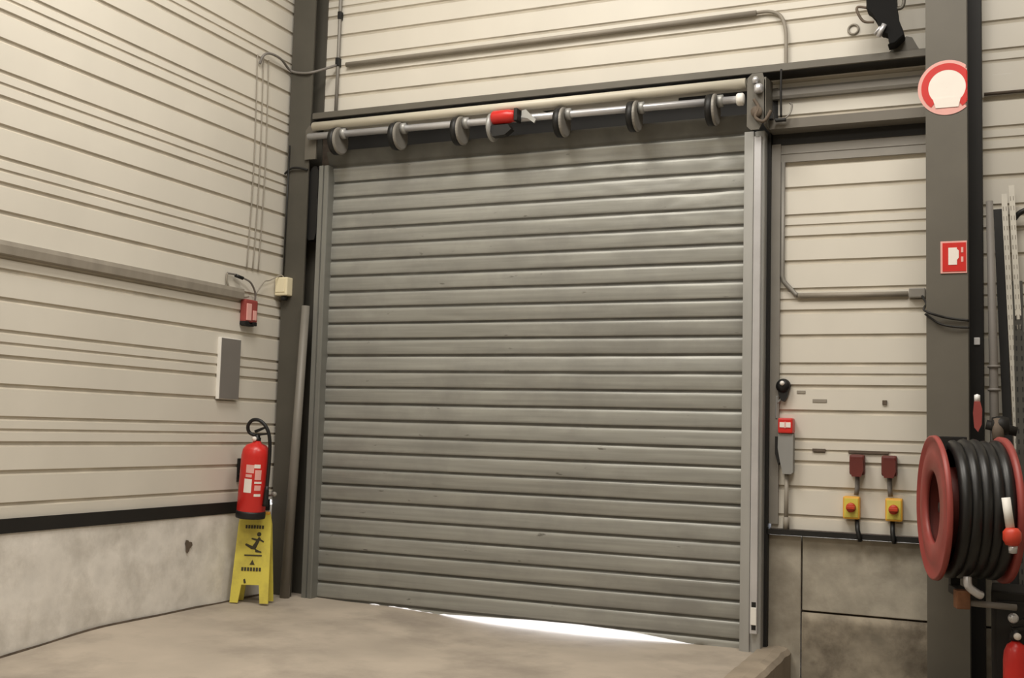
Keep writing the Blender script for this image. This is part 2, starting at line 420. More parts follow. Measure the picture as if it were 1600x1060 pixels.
# red motor limiter and its collar
z = axz(-.18)
bm = new(); lathe(bm, [(.018, -.008), (.083, -.010), (.083, .010), (.018, .012)], 'x', (-.262, -.20, z-.04), 28); obj('motor_collar', bm, 'galv', sh, True)
bm = new(); lathe(bm, [(.0, -.075), (.034, -.075), (.040, -.066), (.040, .030), (.034, .05), (.034, .072), (.0, .075)], 'x', (-.170, -.245, z+.004), 24)
mo = obj('motor_housing', bm, 'red', sh, True)
bm = new(); box(bm, -.095, -.075, -.285, -.215, z-.035, z+.04, 0, .004); obj('motor_end_cap', bm, 'black', mo, True)
bm = new(); prism(bm, [(-.262, z-.045), (-.14, z-.045), (-.12, z-.075), (-.16, z-.105), (-.24, z-.11)], .05, 'y', -.26); obj('motor_bracket', bm, 'black', sh, True)
bm = new(); prism(bm, [(-.06, z+.03), (-.035, z+.035), (-.01, z+.01), (.03, z-.03), (.02, z-.05), (-.02, z-.02), (-.06, z-.01)], .012, 'y', -.25); obj('strap_clamp', bm, 'galv', sh, True)
# end plates
bm = new()
prism(bm, [(1.235, 2.76), (1.235, 3.02), (1.262, 3.045), (1.315, 3.045), (1.33, 3.0), (1.33, 2.80), (1.30, 2.74), (1.255, 2.74)], .012, 'y', -.215)
prism(bm, [(-.215, 2.76), (-.215, 3.02), (-.03, 3.045), (-.03, 2.76)], .010, 'x', 1.325)
ep = obj('end_plate', bm, 'steel', sh, True)
bm = new(); lathe(bm, [(.0, -.02), (.030, -.02), (.034, -.012), (.034, .012), (.024, .02), (0, .02)], 'x', (1.198, -.20, 2.915), 20); obj('shaft_end', bm, 'white', sh, True)
bm = new(); lathe(bm, [(0, 0), (.018, .0), (.024, .012), (.024, .04), (.012, .05), (0, .05)], 'z', (1.300, -.235, 2.93), 16); lathe(bm, [(0, 0), (.014, 0), (.018, .02), (.010, .035), (0, .035)], 'z', (1.283, -.235, 2.985), 14)
obj('bearing_cap', bm, 'chrome', ep, True)
bm = new(); tube(bm, smooth_path([(1.275, -.23, 2.90), (1.30, -.235, 2.85), (1.285, -.235, 2.80), (1.33, -.235, 2.775), (1.365, -.23, 2.83)]), .009, 8); lathe(bm, [(0, 0), (.030, 0), (.030, .012), (0, .012)], 'y', (1.29, -.24, 2.83), 20)
obj('bearing_arm', bm, 'brown', ep, True)
bm = new()
prism(bm, [(-1.60, 2.80), (-1.60, 2.99), (-1.575, 3.02), (-1.53, 3.02), (-1.515, 2.97), (-1.515, 2.80)], .012, 'y', -.17)
obj('end_plate', bm, 'steel', sh, True)
# small black switch block right of the bearing
bm = new(); box(bm, 1.372, 1.428, -.16, -.13, 2.792, 2.806, 0, .003); box(bm, 1.34, 1.362, -.16, -.13, 2.805, 2.84, 0, .003); obj('limit_switch', bm, 'black', sh, True)
# cream tube in front of the beam
bm = new(); tube(bm, [(-1.52, -.20, 3.000), (1.225, -.20, 3.001)], .0275, 18)
tag(obj('cream_tube', bm, 'cream'), 'long cream painted tube spanning the shutter above its roller shaft', 'tube')
# dark rounded casing, pipe and brown channel in the niche
bm = new(); prism(bm, [(-1.585, 2.30), (-1.585, 2.70), (-1.575, 2.745), (-1.55, 2.765), (-1.53, 2.76), (-1.517, 2.73), (-1.517, 2.33), (-1.53, 2.29), (-1.57, 2.285)], .11, 'y', -.13)
tag(obj('gear_casing', bm, 'black'), 'black rounded casing tucked between corner column and shutter guide', 'casing')
bm = new(); tube(bm, [(-1.583, -.205, .03), (-1.545, -.165, 1.86)], [.031, .0255], 14)
tag(obj('leaning_pipe', bm, 'steel_lt'), 'plain grey pipe leaning upright beside the corner column', 'pipe')
bm = new(); prism(bm, [(-1.575, -.01), (-1.575, -.03), (-1.52, -.03), (-1.52, -.01)], .72, 'z', .03)
tag(obj('rusty_channel', bm, 'rust'), 'short brown rusty strip standing behind the leaning grey pipe', 'strip')

# ------------------------------------------------------------------ pipes and cables on the upper wall
def cable(name, pts, r, m, label, cat='cable', sm=True, n=8):
    bm = new(); tube(bm, smooth_path(pts) if sm else pts, r, n)
    return tag(obj(name, bm, m), label, cat)
cable('conduit_pipe', [(-1.41, -.022, 3.448), (1.24, -.022, 3.450)], .016, 'rail', 'long taupe conduit running level across the wall high above the shutter', 'conduit', False, 10)
cable('bent_cable', [(1.24, -.02, 3.452), (1.31, -.02, 3.45), (1.37, -.02, 3.42), (1.400, -.02, 3.34), (1.404, -.02, 3.22), (1.404, -.02, 3.112)], .010, 'rail', 'thin pipe bending down from the end of the high conduit to the beam')
cable('drop_cable', [(1.404, -.16, 3.07), (1.404, -.165, 2.95), (1.404, -.155, 2.81)], .006, 'steel_dk', 'thin dark cable dropping past the beam to the small black switch')
cable('thin_cable', [(1.42, -.15, 2.80), (1.45, -.15, 2.83), (1.455, -.12, 2.88), (1.44, -.10, 2.90)], .005, 'flash', 'short grey cable curling up beside the small black switch')
cable('vertical_conduit', [(-1.475, -.02, 5.9), (-1.475, -.02, 3.46), (-1.478, -.02, 3.112)], .011, 'flash', 'grey conduit running straight down the wall close to the corner column', 'conduit', False)
bm = new(); box(bm, -1.488, -1.462, -.036, -.001, 3.445, 3.50, 0, .003); tag(obj('conduit_clip', bm, 'black'), 'small black clip on the vertical conduit, level with the long conduit', 'clip', 'clips on the vertical conduit')
bm = new(); box(bm, -1.486, -1.462, -.034, -.001, 3.76, 3.81, 0, .003); tag(obj('conduit_clip', bm, 'black'), 'upper small black clip on the vertical conduit near the corner column', 'clip', 'clips on the vertical conduit')
cable('looped_cable', [(XL+.012, -.48, 3.345), (XL+.03, -.47, 3.40), (XL+.03, -.40, 3.435), (XL+.04, -.30, 3.43), (-1.74, -.17, 3.40), (-1.66, -.165, 3.375), (-1.57, -.155, 3.375), (-1.48, -.03, 3.45)], .008, 'greyface', 'dark cable looping from the side wall across the corner column')
for y, t in ((-.50, 'outermost'), (-.44, 'middle'), (-.385, 'innermost')):
    cable('hanging_wire', [(XL+.008, y, 3.40), (XL+.008, y+.015, 2.7), (XL+.008, y-.008, 2.05)], .0035, 'rail', {'outermost': 'thin pale wire down the side wall, farthest from the corner column', 'middle': 'thin pale wire down the side wall, middle one of three', 'innermost': 'thin pale wire down the side wall, closest to the corner column'}[t], 'wire')
cable('strap_cable', [(-1.75, -.165, 2.72), (-1.70, -.17, 2.75), (-1.64, -.17, 2.75), (-1.58, -.16, 2.735)], .007, 'steel_dk', 'short dark cable bent round the corner column level with the shutter top')
# black hanging fixture with looped cables
fx = thing('overhead_fixture', 'angular black fixture with looped cables perched above the steel beam', 'fixture', (1.93, -.12, 3.115))
S = [(1.835, 3.62), (1.845, 3.32), (1.885, 3.29), (1.905, 3.235), (1.915, 3.19), (1.955, 3.185), (1.96, 3.135), (1.945, 3.118), (1.985, 3.125), (2.03, 3.165), (2.02, 3.20), (1.995, 3.25), (1.99, 3.34), (1.985, 3.62)]
bm = new(); prism(bm, S, .09, 'y', -.22); bmesh.ops.bevel(bm, geom=[e for e in bm.edges], offset=.006, segments=1, affect='EDGES'); obj('fixture_body', bm, 'soot', fx, True)
bm = new(); prism(bm, [(1.94, 3.105), (2.10, 3.105), (2.085, 3.13), (2.06, 3.18), (2.03, 3.19), (1.96, 3.13)], .012, 'y', -.12); obj('mount_plate', bm, 'steel', fx, True)
bm = new(); tube(bm, smooth_path([(1.845, -.2, 3.335), (1.80, -.2, 3.345), (1.80, -.2, 3.315), (1.83, -.2, 3.265), (1.88, -.2, 3.255)]), .007, 8); obj('cable_loop', bm, 'brown', fx, True)
bm = new(); tube(bm, smooth_path([(1.985, -.2, 3.31), (2.02, -.2, 3.32), (2.028, -.2, 3.40), (2.028, -.2, 3.62)]), .009, 8); obj('side_cable', bm, 'steel', fx, True)
bm = new(); tube(bm, [(1.885, -.23, 3.18), (1.915, -.235, 3.215)], .006, 8); tube(bm, [(1.905, -.23, 3.165), (1.935, -.235, 3.225)], .013, 10); obj('cable_gland', bm, 'chrome', fx, True)
bm = new(); tube(bm, [(1.755+.026*math.cos(a*PI/8), -.005, 3.30+.026*math.sin(a*PI/8)) for a in range(16)], .006, 8, True)
tag(obj('cable_ring', bm, 'rail'), 'small round cable ring on the wall next to the black overhead fixture', 'ring')

# ------------------------------------------------------------------ wall panel right of the shutter
cable('dropping_conduit', [(1.392, -.014, 2.60), (1.392, -.014, 1.98), (1.400, -.014, 1.95), (1.462, -.014, 1.880), (1.475, -.016, 1.872)], .012, 'flash', 'grey conduit coming down beside the shutter guide and elbowing inward', 'conduit', False)
cable('thick_conduit', [(1.475, -.012, 1.872), (2.03, -.012, 1.868)], .014, 'rail', 'short thick taupe conduit lying level between shutter and column', 'conduit', False, 10)
bm = new(); box(bm, 2.035, 2.115, -.04, .002, 1.845, 1.895, 0, .006)
tag(obj('cable_box', bm, 'flash'), 'small grey box where the level conduit meets the column', 'box')
cable('wrapped_cable', [(2.10, -.045, 1.85), (2.125, -.15, 1.80), (2.135, -.41, 1.735), (2.23, -.415, 1.70), (2.33, -.41, 1.685)], .006, 'steel_dk', 'upper of two thin dark cables slung round the column')
cable('wrapped_cable', [(2.135, -.41, 1.72), (2.20, -.415, 1.672), (2.27, -.415, 1.655), (2.33, -.41, 1.652)], .005, 'steel_dk', 'lower of two thin dark cables slung round the column')
# black round key switch, red sign, grey control box
ks = thing('key_switch', 'black round switch with a painted white highlight hanging above the grey control box', 'switch', (1.402, -.02, 1.33))
bm = new(); lathe(bm, [(0, 0), (.036, 0), (.040, -.012), (.034, -.035), (.012, -.045), (0, -.045)], 'y', (1.402, -.005, 1.388), 24); prism(bm, [(1.375, 1.37), (1.43, 1.37), (1.425, 1.33), (1.41, 1.305), (1.395, 1.31), (1.38, 1.34)], .03, 'y', -.035); obj('switch_body', bm, 'black', ks, True)
bm = new(); lathe(bm, [(0, 0), (.012, 0), (.012, -.008), (0, -.012)], 'y', (1.402, -.048, 1.402), 16); obj('switch_highlight', bm, 'white', ks, True)  # white disc stands in for a glint on the switch
cable('switch_cable', [(1.395, -.02, 1.325), (1.372, -.02, 1.30), (1.37, -.02, 1.335), (1.366, -.02, 1.25), (1.368, -.02, 1.215)], .006, 'greybox', 'thin grey cable curling down from the black round switch')
cb = thing('control_box', 'grey shutter control box with slanted black side and thin conduit below', 'control box', (1.42, -.03, .93))
bm = new(); prism(bm, [(1.385, 1.135), (1.462, 1.135), (1.462, .935), (1.452, .925), (1.41, .925), (1.395, .99), (1.383, 1.06)], .055, 'y', -.062); obj('box_body', bm, 'greybox', cb, True)
bm = new(); prism(bm, [(1.368, 1.12), (1.386, 1.12), (1.384, 1.06), (1.395, .99), (1.385, .97), (1.368, 1.03)], .05, 'y', -.058); obj('side_cover', bm, 'black', cb, True)
bm = new(); tube(bm, [(1.425, -.03, .925), (1.424, -.03, .66)], .011, 10); tube(bm, [(1.425, -.03, .70), (1.424, -.03, .635)], .016, 10); obj('outlet_pipe', bm, 'rail', cb, True)
rs = thing('red_switch_box', 'small red box with a white band directly above the grey control box', 'switch', (1.422, -.03, 1.145))
bm = new(); box(bm, 1.385, 1.462, -.075, -.004, 1.138, 1.218, 0, .008); obj('box_body', bm, 'red', rs, True)
bm = new(); box(bm, 1.395, 1.452, -.078, -.074, 1.168, 1.195, 0, .001); obj('white_band', bm, 'signwhite', rs, True)
bm = new(); box(bm, 1.420, 1.427, -.0795, -.077, 1.165, 1.198); obj('band_divider', bm, 'pink', rs, True)
# sockets and isolators
def socket(x, z, label, xs, zsw, lab2):
    t = thing('wall_socket', label, 'socket', (x, -.02, z-.055), group='dark sockets on the ribbed wall')
    bm = new(); box(bm, x-.038, x+.038, -.052, -.002, z-.045, z+.060, 0, .012); obj('socket_body', bm, 'darkred', t, True)
    bm = new(); prism(bm, [(x-.032, z+.035), (x+.032, z+.035), (x+.034, z-.02), (x+.022, z-.052), (x-.022, z-.052), (x-.034, z-.02)], .022, 'y', -.073); obj('socket_lid', bm, 'darkred', t, True)
    s = thing('isolator_switch', lab2, 'switch', (xs, -.02, zsw-.06), group='yellow isolators under the sockets')
    bm = new(); box(bm, xs-.042, xs+.042, -.055, -.002, zsw-.058, zsw+.058, 0, .010); obj('switch_plate', bm, 'amber', s, True)
    bm = new(); box(bm, xs-.034, xs+.034, -.0575, -.054, zsw-.048, zsw+.048, 0, .001); obj('switch_front', bm, 'yellow', s, True)
    bm = new(); lathe(bm, [(0, 0), (.024, 0), (.024, -.018), (.018, -.022), (0, -.022)], 'y', (xs, -.056, zsw+.002), 22); box(bm, xs-.022, xs+.022, -.095, -.075, zsw-.006, zsw+.010, 0, .003); obj('rotary_knob', bm, 'knobred', s, True)
    return t, s
socket(1.783, .978, 'dark brown socket on the white wall, nearer the shutter', 1.756, .766, 'yellow isolator with red knob, under the socket nearer the shutter')
socket(1.940, .978, 'dark brown socket on the white wall, nearer the column', 1.963, .766, 'yellow isolator with red knob, under the socket nearer the column')
cable('socket_cable', [(1.783, -.03, .925), (1.783, -.03, .87), (1.778, -.03, .83)], .012, 'greyface', 'dark cable from the socket nearer the shutter to its isolator', sm=False)
cable('socket_cable', [(1.94, -.03, .925), (1.942, -.03, .87), (1.945, -.03, .83)], .012, 'greyface', 'dark cable from the socket nearer the column to its isolator', sm=False)
cable('supply_cable', [(1.782, -.03, .705), (1.788, -.055, .655), (1.798, -.06, .62), (1.80, -.055, .60)], .012, 'black', 'black cable dropping from the isolator nearer the shutter to the steel angle', sm=False)
cable('supply_cable', [(1.955, -.03, .705), (1.957, -.055, .655), (1.963, -.06, .62), (1.967, -.055, .60)], .012, 'black', 'black cable dropping from the isolator nearer the column to the steel angle', sm=False)
for x0, x1, z, h, lb, m in ((1.553, 1.620, 1.056, .010, 'short dark clip on the wall between grey control box and the sockets', 'brown'), (1.735, 1.935, 1.053, .010, 'long thin dark clip running just above both sockets', 'brown'),
                      (1.552, 1.625, 1.315, .011, 'grey oblong mark on the wall between switch and column', 'rail'), (1.470, 1.515, 1.360, .010, 'small faint grey mark beside the black round switch', 'rail'), (1.903, 1.926, 1.312, .014, 'tiny dark square hole in the wall near the column', 'brown')):
    bm = new(); box(bm, x0, x1, -.010 if m == 'brown' else -.004, -.0005, z-h, z+h*.6, 0, .002)
    tag(obj('wall_clip' if m == 'brown' else 'wall_mark', bm, m), lb, 'clip' if m == 'brown' else 'mark')

# ------------------------------------------------------------------ signs on the column
def outline_fold(pts):
    """flat sign points (x,z) -> 3d, the part past the column edge bends back round it"""
    out = []
    for x, z in pts:
        out.append((x, z))
    return out
sg = thing('round_sign', 'round white sign with a red ring, folded round the column edge', 'sign', (2.235, -.402, 2.68))
CX, CZ, RR, XE = 2.237, 2.815, .132, 2.3245
def disc_part(name, r0, r1, y, m, a0=0, a1=2*PI, n=72):
    bm = new()
    def P(r, a):
        x = CX+r*math.cos(a); z = CZ+r*1.02*math.sin(a)
        if x <= XE: return (x, y, z)
        return (XE+(-.402-y)*1.0+.0005, y+(x-XE), z)
    rs = [r0+(r1-r0)*i/8 for i in range(9)]
    g = [[bm.verts.new(P(r, a0+(a1-a0)*j/n)) for j in range(n+1)] for r in rs]
    for A, B in zip(g, g[1:]):
        for j in range(n): bm.faces.new((A[j], A[j+1], B[j+1], B[j]))
    return obj(name, bm, m, sg, True)
disc_part('sign_plate', .0005, RR, -.4030, 'pink')
disc_part('red_ring', .084, .116, -.4050, 'red', math.radians(-54), math.radians(232))
disc_part('white_centre', .0005, .087, -.4045, 'signwhite')
bm = new(); prism(bm, [(2.172, 2.765), (2.300, 2.765), (2.288, 2.716), (2.186, 2.716)], .0015, 'y', -.4062); obj('white_foot', bm, 'signwhite', sg, True)
ss = thing('fire_sign', 'small square red sign with pale symbol on the column, below the round sign', 'sign', (2.263, -.403, 1.91))
bm = new(); box(bm, 2.205, 2.322, -.4055, -.4015, 1.912, 2.066, 0, .001); obj('sign_plate', bm, 'pink', ss, True)
bm = new(); box(bm, 2.214, 2.318, -.4075, -.4050, 1.920, 2.058, 0, .001); obj('red_field', bm, 'red', ss, True)
bm = new(); prism(bm, [(2.240, 1.952), (2.278, 1.952), (2.278, 1.975), (2.286, 1.985), (2.286, 2.02), (2.278, 2.026), (2.278, 2.034), (2.240, 2.034)], .0015, 'y', -.4092); obj('pale_symbol', bm, 'signwhite', ss, True)
bm = new(); box(bm, 2.296, 2.306, -.4092, -.4075, 1.965, 1.99); box(bm, 2.296, 2.306, -.4092, -.4075, 2.01, 2.035); obj('symbol_flame', bm, 'pink', ss, True)
bm = new(); box(bm, 2.345, 2.372, -.197, -.188, 1.588, 1.624, 0, .003); tag(obj('white_tag', bm, 'tag'), 'tiny white square tag on the nearly black post', 'tag')

# ------------------------------------------------------------------ things on the side wall
db = thing('document_box', 'grey fronted upright box with white edge on the side wall', 'box', (XL+.03, -.63, 1.25))
bm = new(); box(bm, XL, XL+.022, -.735, -.548, 1.25, 1.615, 0, .003); obj('box_shell', bm, 'white', db, True)
bm = new(); box(bm, XL+.022, XL+.025, -.728, -.550, 1.254, 1.611); obj('front_face', bm, 'greyface', db, True)
rb = thing('alarm_box', 'small red box with pale front and black feet under the cable loop', 'alarm', (XL+.02, -.49, 1.70))
bm = new(); box(bm, XL, XL+.045, -.545, -.425, 1.725, 1.865, 0, .012); obj('box_body', bm, 'reelred', rb, True)
bm = new(); box(bm, XL+.043, XL+.050, -.538, -.492, 1.735, 1.838, 0, .003); obj('pale_cover', bm, 'pink', rb, True)
bm = new(); box(bm, XL+.043, XL+.049, -.475, -.44, 1.74, 1.80, 0, .003); obj('side_print', bm, 'pink', rb, True)
bm = new(); box(bm, XL+.002, XL+.046, -.545, -.505, 1.706, 1.730, 0, .004); box(bm, XL+.002, XL+.046, -.47, -.43, 1.706, 1.730, 0, .004); box(bm, XL+.002, XL+.04, -.53, -.45, 1.702, 1.72, 0, .004); obj('box_foot', bm, 'black', rb, True)
cable('coiled_cable', [(XL+.015, -.70, 2.00), (XL+.02, -.62, 2.00), (XL+.035, -.56, 1.985), (XL+.04, -.50, 1.965), (XL+.03, -.44, 1.91), (XL+.02, -.43, 1.86)], [.006]*31, 'greyface', 'dark cable arching over the small red alarm box')
cable('coiled_cable', [(XL+.015, -.70, 2.00), (XL+.015, -.70, 1.95), (XL+.018, -.66, 1.90), (XL+.018, -.60, 1.875), (XL+.018, -.54, 1.875), (XL+.018, -.49, 1.885)], .006, 'rail', 'taupe cable sagging below the dark arched one on the side wall')
bm = new(); tube(bm, [(XL+.022, -.63, 1.995), (XL+.034, -.575, 1.985)], .011, 10); tag(obj('cable_joint', bm, 'black'), 'black joint on the cable arching above the red alarm box', 'joint')
cable('feed_cable', [(XL+.02, -.43, 1.90), (XL+.03, -.36, 1.99), (XL+.03, -.30, 2.01), (-1.72, -.20, 2.055), (-1.71, -.18, 2.04)], .004, 'rail', 'thin taupe cable rising from alarm box to the cream junction box')
jb = thing('junction_box', 'cream square junction box with black gland on the corner column', 'junction box', (-1.705, -.17, 1.90))
bm = new(); box(bm, -1.752, -1.660, -.215, -.150, 1.925, 2.042, 0, .008); obj('box_body', bm, 'bone', jb, True)
bm = new(); box(bm, -1.745, -1.675, -.219, -.214, 1.945, 2.034, 0, .003); obj('box_lid', bm, 'bone', jb, True)
bm = new(); lathe(bm, [(0, 0), (.018, 0), (.022, .012), (.018, .028), (0, .03)], 'z', (-1.700, -.182, 1.897), 14); obj('cable_gland', bm, 'black', jb, True)
bm = new(); tube(bm, [(-1.715, -.18, 2.04), (-1.716, -.172, 2.9)], .005, 8); obj('riser_cable', bm, 'black', jb, True)

# ------------------------------------------------------------------ fire extinguisher (local, z up, origin at base)
def extinguisher(name, label, loc, rot, H=.435, R=.083, full=True):
    t = thing(name, label, 'fire extinguisher', loc, rot)
    bm = new(); lathe(bm, [(0, .03), (R*.96, .03), (R, .045), (R, H-.07), (R*.93, H-.035), (R*.7, H-.008), (R*.35, H+.004), (R*.25, H+.02), (0, H+.02)], 'z', (0, 0, 0), 36); cy = obj('cylinder', bm, 'red', t)
    bm = new(); lathe(bm, [(0, 0), (R*1.02, 0), (R*1.04, .008), (R*1.04, .034), (R*1.0, .042), (0, .042)], 'z', (0, 0, 0), 36); obj('base_ring', bm, 'black', t)
    def patch(a0, a1, z0, z1, m, n='label_print', rr=1.006):
        bm = new(); k = 12
        A = [bm.verts.new((R*rr*math.cos(math.radians(a0+(a1-a0)*i/k)), R*rr*math.sin(math.radians(a0+(a1-a0)*i/k)), z0)) for i in range(k+1)]
        B = [bm.verts.new((v.co.x, v.co.y, z1)) for v in A]
        for i in range(k): bm.faces.new((A[i], A[i+1], B[i+1], B[i])).smooth = True
        obj(n, bm, m, cy)
    if full:
        patch(-92, -60, .155, .235, 'signwhite'); patch(-88, -62, .245, .262, 'pink'); patch(-88, -55, .27, .318, 'pink')
        patch(-48, -22, .17, .20, 'pink'); patch(-50, -20, .21, .222, 'signwhite'); patch(-50, -24, .232, .29, 'pink'); patch(-48, -20, .135, .150, 'signwhite')
        patch(-55, -30, .300, .322, 'signwhite')
    bm = new(); lathe(bm, [(0, H+.01), (.022, H+.01), (.022, H+.035), (.016, H+.04), (.016, H+.055), (0, H+.055)], 'z', (0, 0, 0), 18); obj('valve', bm, 'black', t)
    # carrying handle + squeeze lever
    bm = new(); prism(bm, [(-.012, H+.045), (.075, H+.062), (.078, H+.072), (-.015, H+.060)], .022, 'y', -.011); obj('handle', bm, 'black', t)
    bm = new(); prism(bm, [(-.014, H+.064), (.055, H+.10), (.052, H+.108), (-.02, H+.078)], .020, 'y', -.010); obj('squeeze_lever', bm, 'black', t)
    bm = new(); lathe(bm, [(0, 0), (.014, 0), (.014, -.01), (0, -.012)], 'y', (-.002, -.02, H+.030), 16); obj('pressure_gauge', bm, 'signwhite', t)
    # hose: loops over the top and down the side with a nozzle at its end
    bm = new()
    if not full: bm.free(); return t
    pts = [(.01, 0, H+.045), (-.045, -.015, H+.06), (-.052, -.03, H+.10), (-.02, -.035, H+.138), (.03, -.03, H+.140), (.072, -.02, H+.105), (R+.012, -.01, H+.04), (R+.016, .0, H-.08), (R+.016, .0, .18)]
    tube(bm, smooth_path(pts, 8), .0105, 10); obj('hose', bm, 'black', t)
    bm = new(); lathe(bm, [(.010, .20), (.014, .17), (.016, .10), (.019, .08), (.0, .078)], 'z', (R+.016, 0, 0), 14); obj('nozzle', bm, 'black', t)
    return t
ex = extinguisher('fire_extinguisher', 'red fire extinguisher with hose loop above the yellow floor sign', (-1.590, -.575, .560), (math.radians(2), math.radians(4.5), 0))
bm = new(); box(bm, XL, XL+.012, -.50, -.46, .76, .90); box(bm, XL+.01, XL+.075, -.50, -.475, .80, .812)
tag(obj('wall_bracket', bm, 'steel_dk'), 'dark bracket holding the fire extinguisher to the side wall', 'bracket')
bm = new(); lathe(bm, [(0, -.01), (.013, -.01), (.016, 0), (.013, .012), (0, .014)], 'y', (-1.46, -.53, .70), 14); tube(bm, [(-1.46, -.53, .70), (-1.50, -.53, .69)], .006, 8)
obj('hose_clip', bm, 'flash', ex).matrix_parent_inverse = ex.matrix_basis.inverted() if False else Matrix.LocRotScale(ex.location, ex.rotation_euler, (1, 1, 1)).inverted()

# ------------------------------------------------------------------ yellow wet-floor sign
ZF = .056
ws = thing('wet_floor_sign', 'yellow plastic folding floor sign with black pictogram, standing in the corner', 'floor sign', (-1.612, -.49, ZF), (0, 0, math.radians(20)))
def ws_board(tilt, s=1):
    bm = new()
    # two legs, crosspiece: one outline in (x,z)
    out = [(-.118, 0), (-.070, 0), (-.055, .105), (.050, .105), (.062, 0), (.112, 0), (.098, .46), (.088, .52), (-.090, .52), (-.100, .46)]
    prism(bm, out, .012, 'y', -.006)
    bmesh.ops.rotate(bm, verts=bm.verts, cent=(0, 0, .52), matrix=Matrix.Rotation(tilt, 3, 'X'))
    return bm
TF = math.radians(-6)
fb = obj('front_board', ws_board(TF), 'yellow', ws)
obj('back_board', ws_board(math.radians(6)), 'yellow', ws)
bm = new(); tube(bm, [(-.085, 0, .525), (.085, 0, .525)], .010, 10); obj('hinge', bm, 'amber', ws)
def ws_print(name, outs, m='print_black', y=-.0085):
    bm = new()
    for o_ in outs: prism(bm, o_, .0025, 'y', y)
    bmesh.ops.rotate(bm, verts=bm.verts, cent=(0, 0, .52), matrix=Matrix.Rotation(TF, 3, 'X'))
    obj(name, bm, m, fb)
def rect(a, b, c, d): return [(a, c), (b, c), (b, d), (a, d)]
ws_print('heading_print', [rect(-.055+i*.0165, -.055+i*.0165+.011, .432, .452) for i in range(7)])
ws_print('slipping_figure', [[(.030+.013*math.cos(a*PI/5), .400+.013*math.sin(a*PI/5)) for a in range(10)],
    [(-.005, .33), (.03, .385), (.042, .378), (.02, .325)], [(.02, .325), (-.005, .33), (-.045, .345), (-.05, .335), (-.01, .312), (.012, .31)], [(.01, .318), (.022, .31), (.05, .30), (.052, .292), (.015, .295)],
    [(.036, .375), (.062, .36), (.060, .352), (.034, .365)], [(.022, .372), (-.012, .378), (-.014, .370), (.018, .360)], rect(-.05, .055, .272, .280)])
ws_print('warning_triangle', [[(-.014, .222), (.016, .222), (.001, .25)]])
ws_print('footer_print', [rect(-.062+i*.0175, -.062+i*.0175+.0125, .185, .206) for i in range(7)])
ws_print('scuff_mark', [[(-.045, .135), (-.035, .14), (-.028, .115), (-.04, .112)]])

def prism_ring(bm, r, xa, xb, n=40):
    A = [bm.verts.new((xa, r*math.sin(2*PI*i/n), r*math.cos(2*PI*i/n))) for i in range(n)]
    B = [bm.verts.new((xb, v.co.y, v.co.z)) for v in A]
    for i in range(n): bm.faces.new((A[i], A[(i+1) % n], B[(i+1) % n], B[i])).smooth = True
# ------------------------------------------------------------------ hose reel on the column
YAW = math.radians(15)
hr = thing('hose_reel', 'large fire hose reel with red side discs and black hose by the column', 'hose reel', (2.345, -.95, .84), (0, 0, YAW))
# local: axis along x, centre at origin
def side_disc(x, sgn):
    bm = new()
    pr_ = [(.150, 0), (.158, -.012*sgn), (.235, -.010*sgn), (.280, .0), (.292, -.014*sgn), (.300, -.012*sgn), (.302, .006*sgn), (.290, .012*sgn), (.150, .010*sgn), (.150, 0)]
    lathe(bm, [(r, h) for r, h in pr_], 'x', (x, 0, 0), 56)
    return bm
d1 = obj('side_disc', side_disc(-.145, 1), 'reelred', hr)
d2 = obj('side_disc', side_disc(.122, -1), 'reelred', hr)
bm = new()
prism_ring(bm, .17, -.14, .118); obj('drum', bm, 'darkred', hr)
bm = new(); R0 = .262; turns = 5; pts = []
for i in range(turns*28+1):
    a = 2*PI*i/28; pts.append((-.110+.205*i/(turns*28), R0*math.sin(a)+.003*math.sin(a*2.3), R0*math.cos(a)+.004*math.sin(a*1.7)))
tube(bm, pts, .0265, 10); obj('hose', bm, 'hose', hr)
bm = new(); lathe(bm, [(0, -.125), (.022, -.125), (.022, .17), (0, .17)], 'x', (0, 0, 0), 16); obj('axle', bm, 'steel_dk', hr)
bm = new()
for k in range(3):
    a = 2*PI*k/3+.4; bm = new(); tube(bm, [(-.10, .018*math.sin(a), .018*math.cos(a)), (-.10, .168*math.sin(a), .168*math.cos(a))], .008, 8)
    obj('spoke', bm, 'steel', hr)
bm = new(); tube(bm, smooth_path([(-.05, -.12, .12), (-.06, -.10, .03), (-.02, -.08, -.07)]), .020, 10); obj('inner_elbow', bm, 'white', hr)
bm = new(); tube(bm, [(.055, -.318, .065), (.068, -.325, -.050)], .017, 12); nz = obj('nozzle', bm, 'white', hr)
bm = new(); lathe(bm, [(0, -.035), (.024, -.032), (.034, -.012), (.034, .018), (.022, .034), (0, .036)], 'z', (.074, -.328, -.085), 18); obj('nozzle_tip', bm, 'orange', nz)
bm = new(); lathe(bm, [(0, -.065), (.015, -.062), (.018, -.03), (0, -.03)], 'z', (.076, -.329, -.085), 14); obj('nozzle_mouth', bm, 'chrome', nz)
bm = new(); tube(bm, smooth_path([(-.052, -.16, -.265), (-.05, -.17, -.30), (-.02, -.17, -.325), (.0, -.16, -.335)]), [.017]*19, 10); obj('hose_coupling', bm, 'chrome', hr)
bm = new(); box(bm, -.085, -.03, -.12, -.06, -.40, -.325, 0, .006); obj('coupling_block', bm, 'rust', hr)
bm = new(); tube(bm, [(-.03, -.1, -.375), (.15, -.1, -.385)], .013, 10); obj('swing_bar', bm, 'greyface', hr)
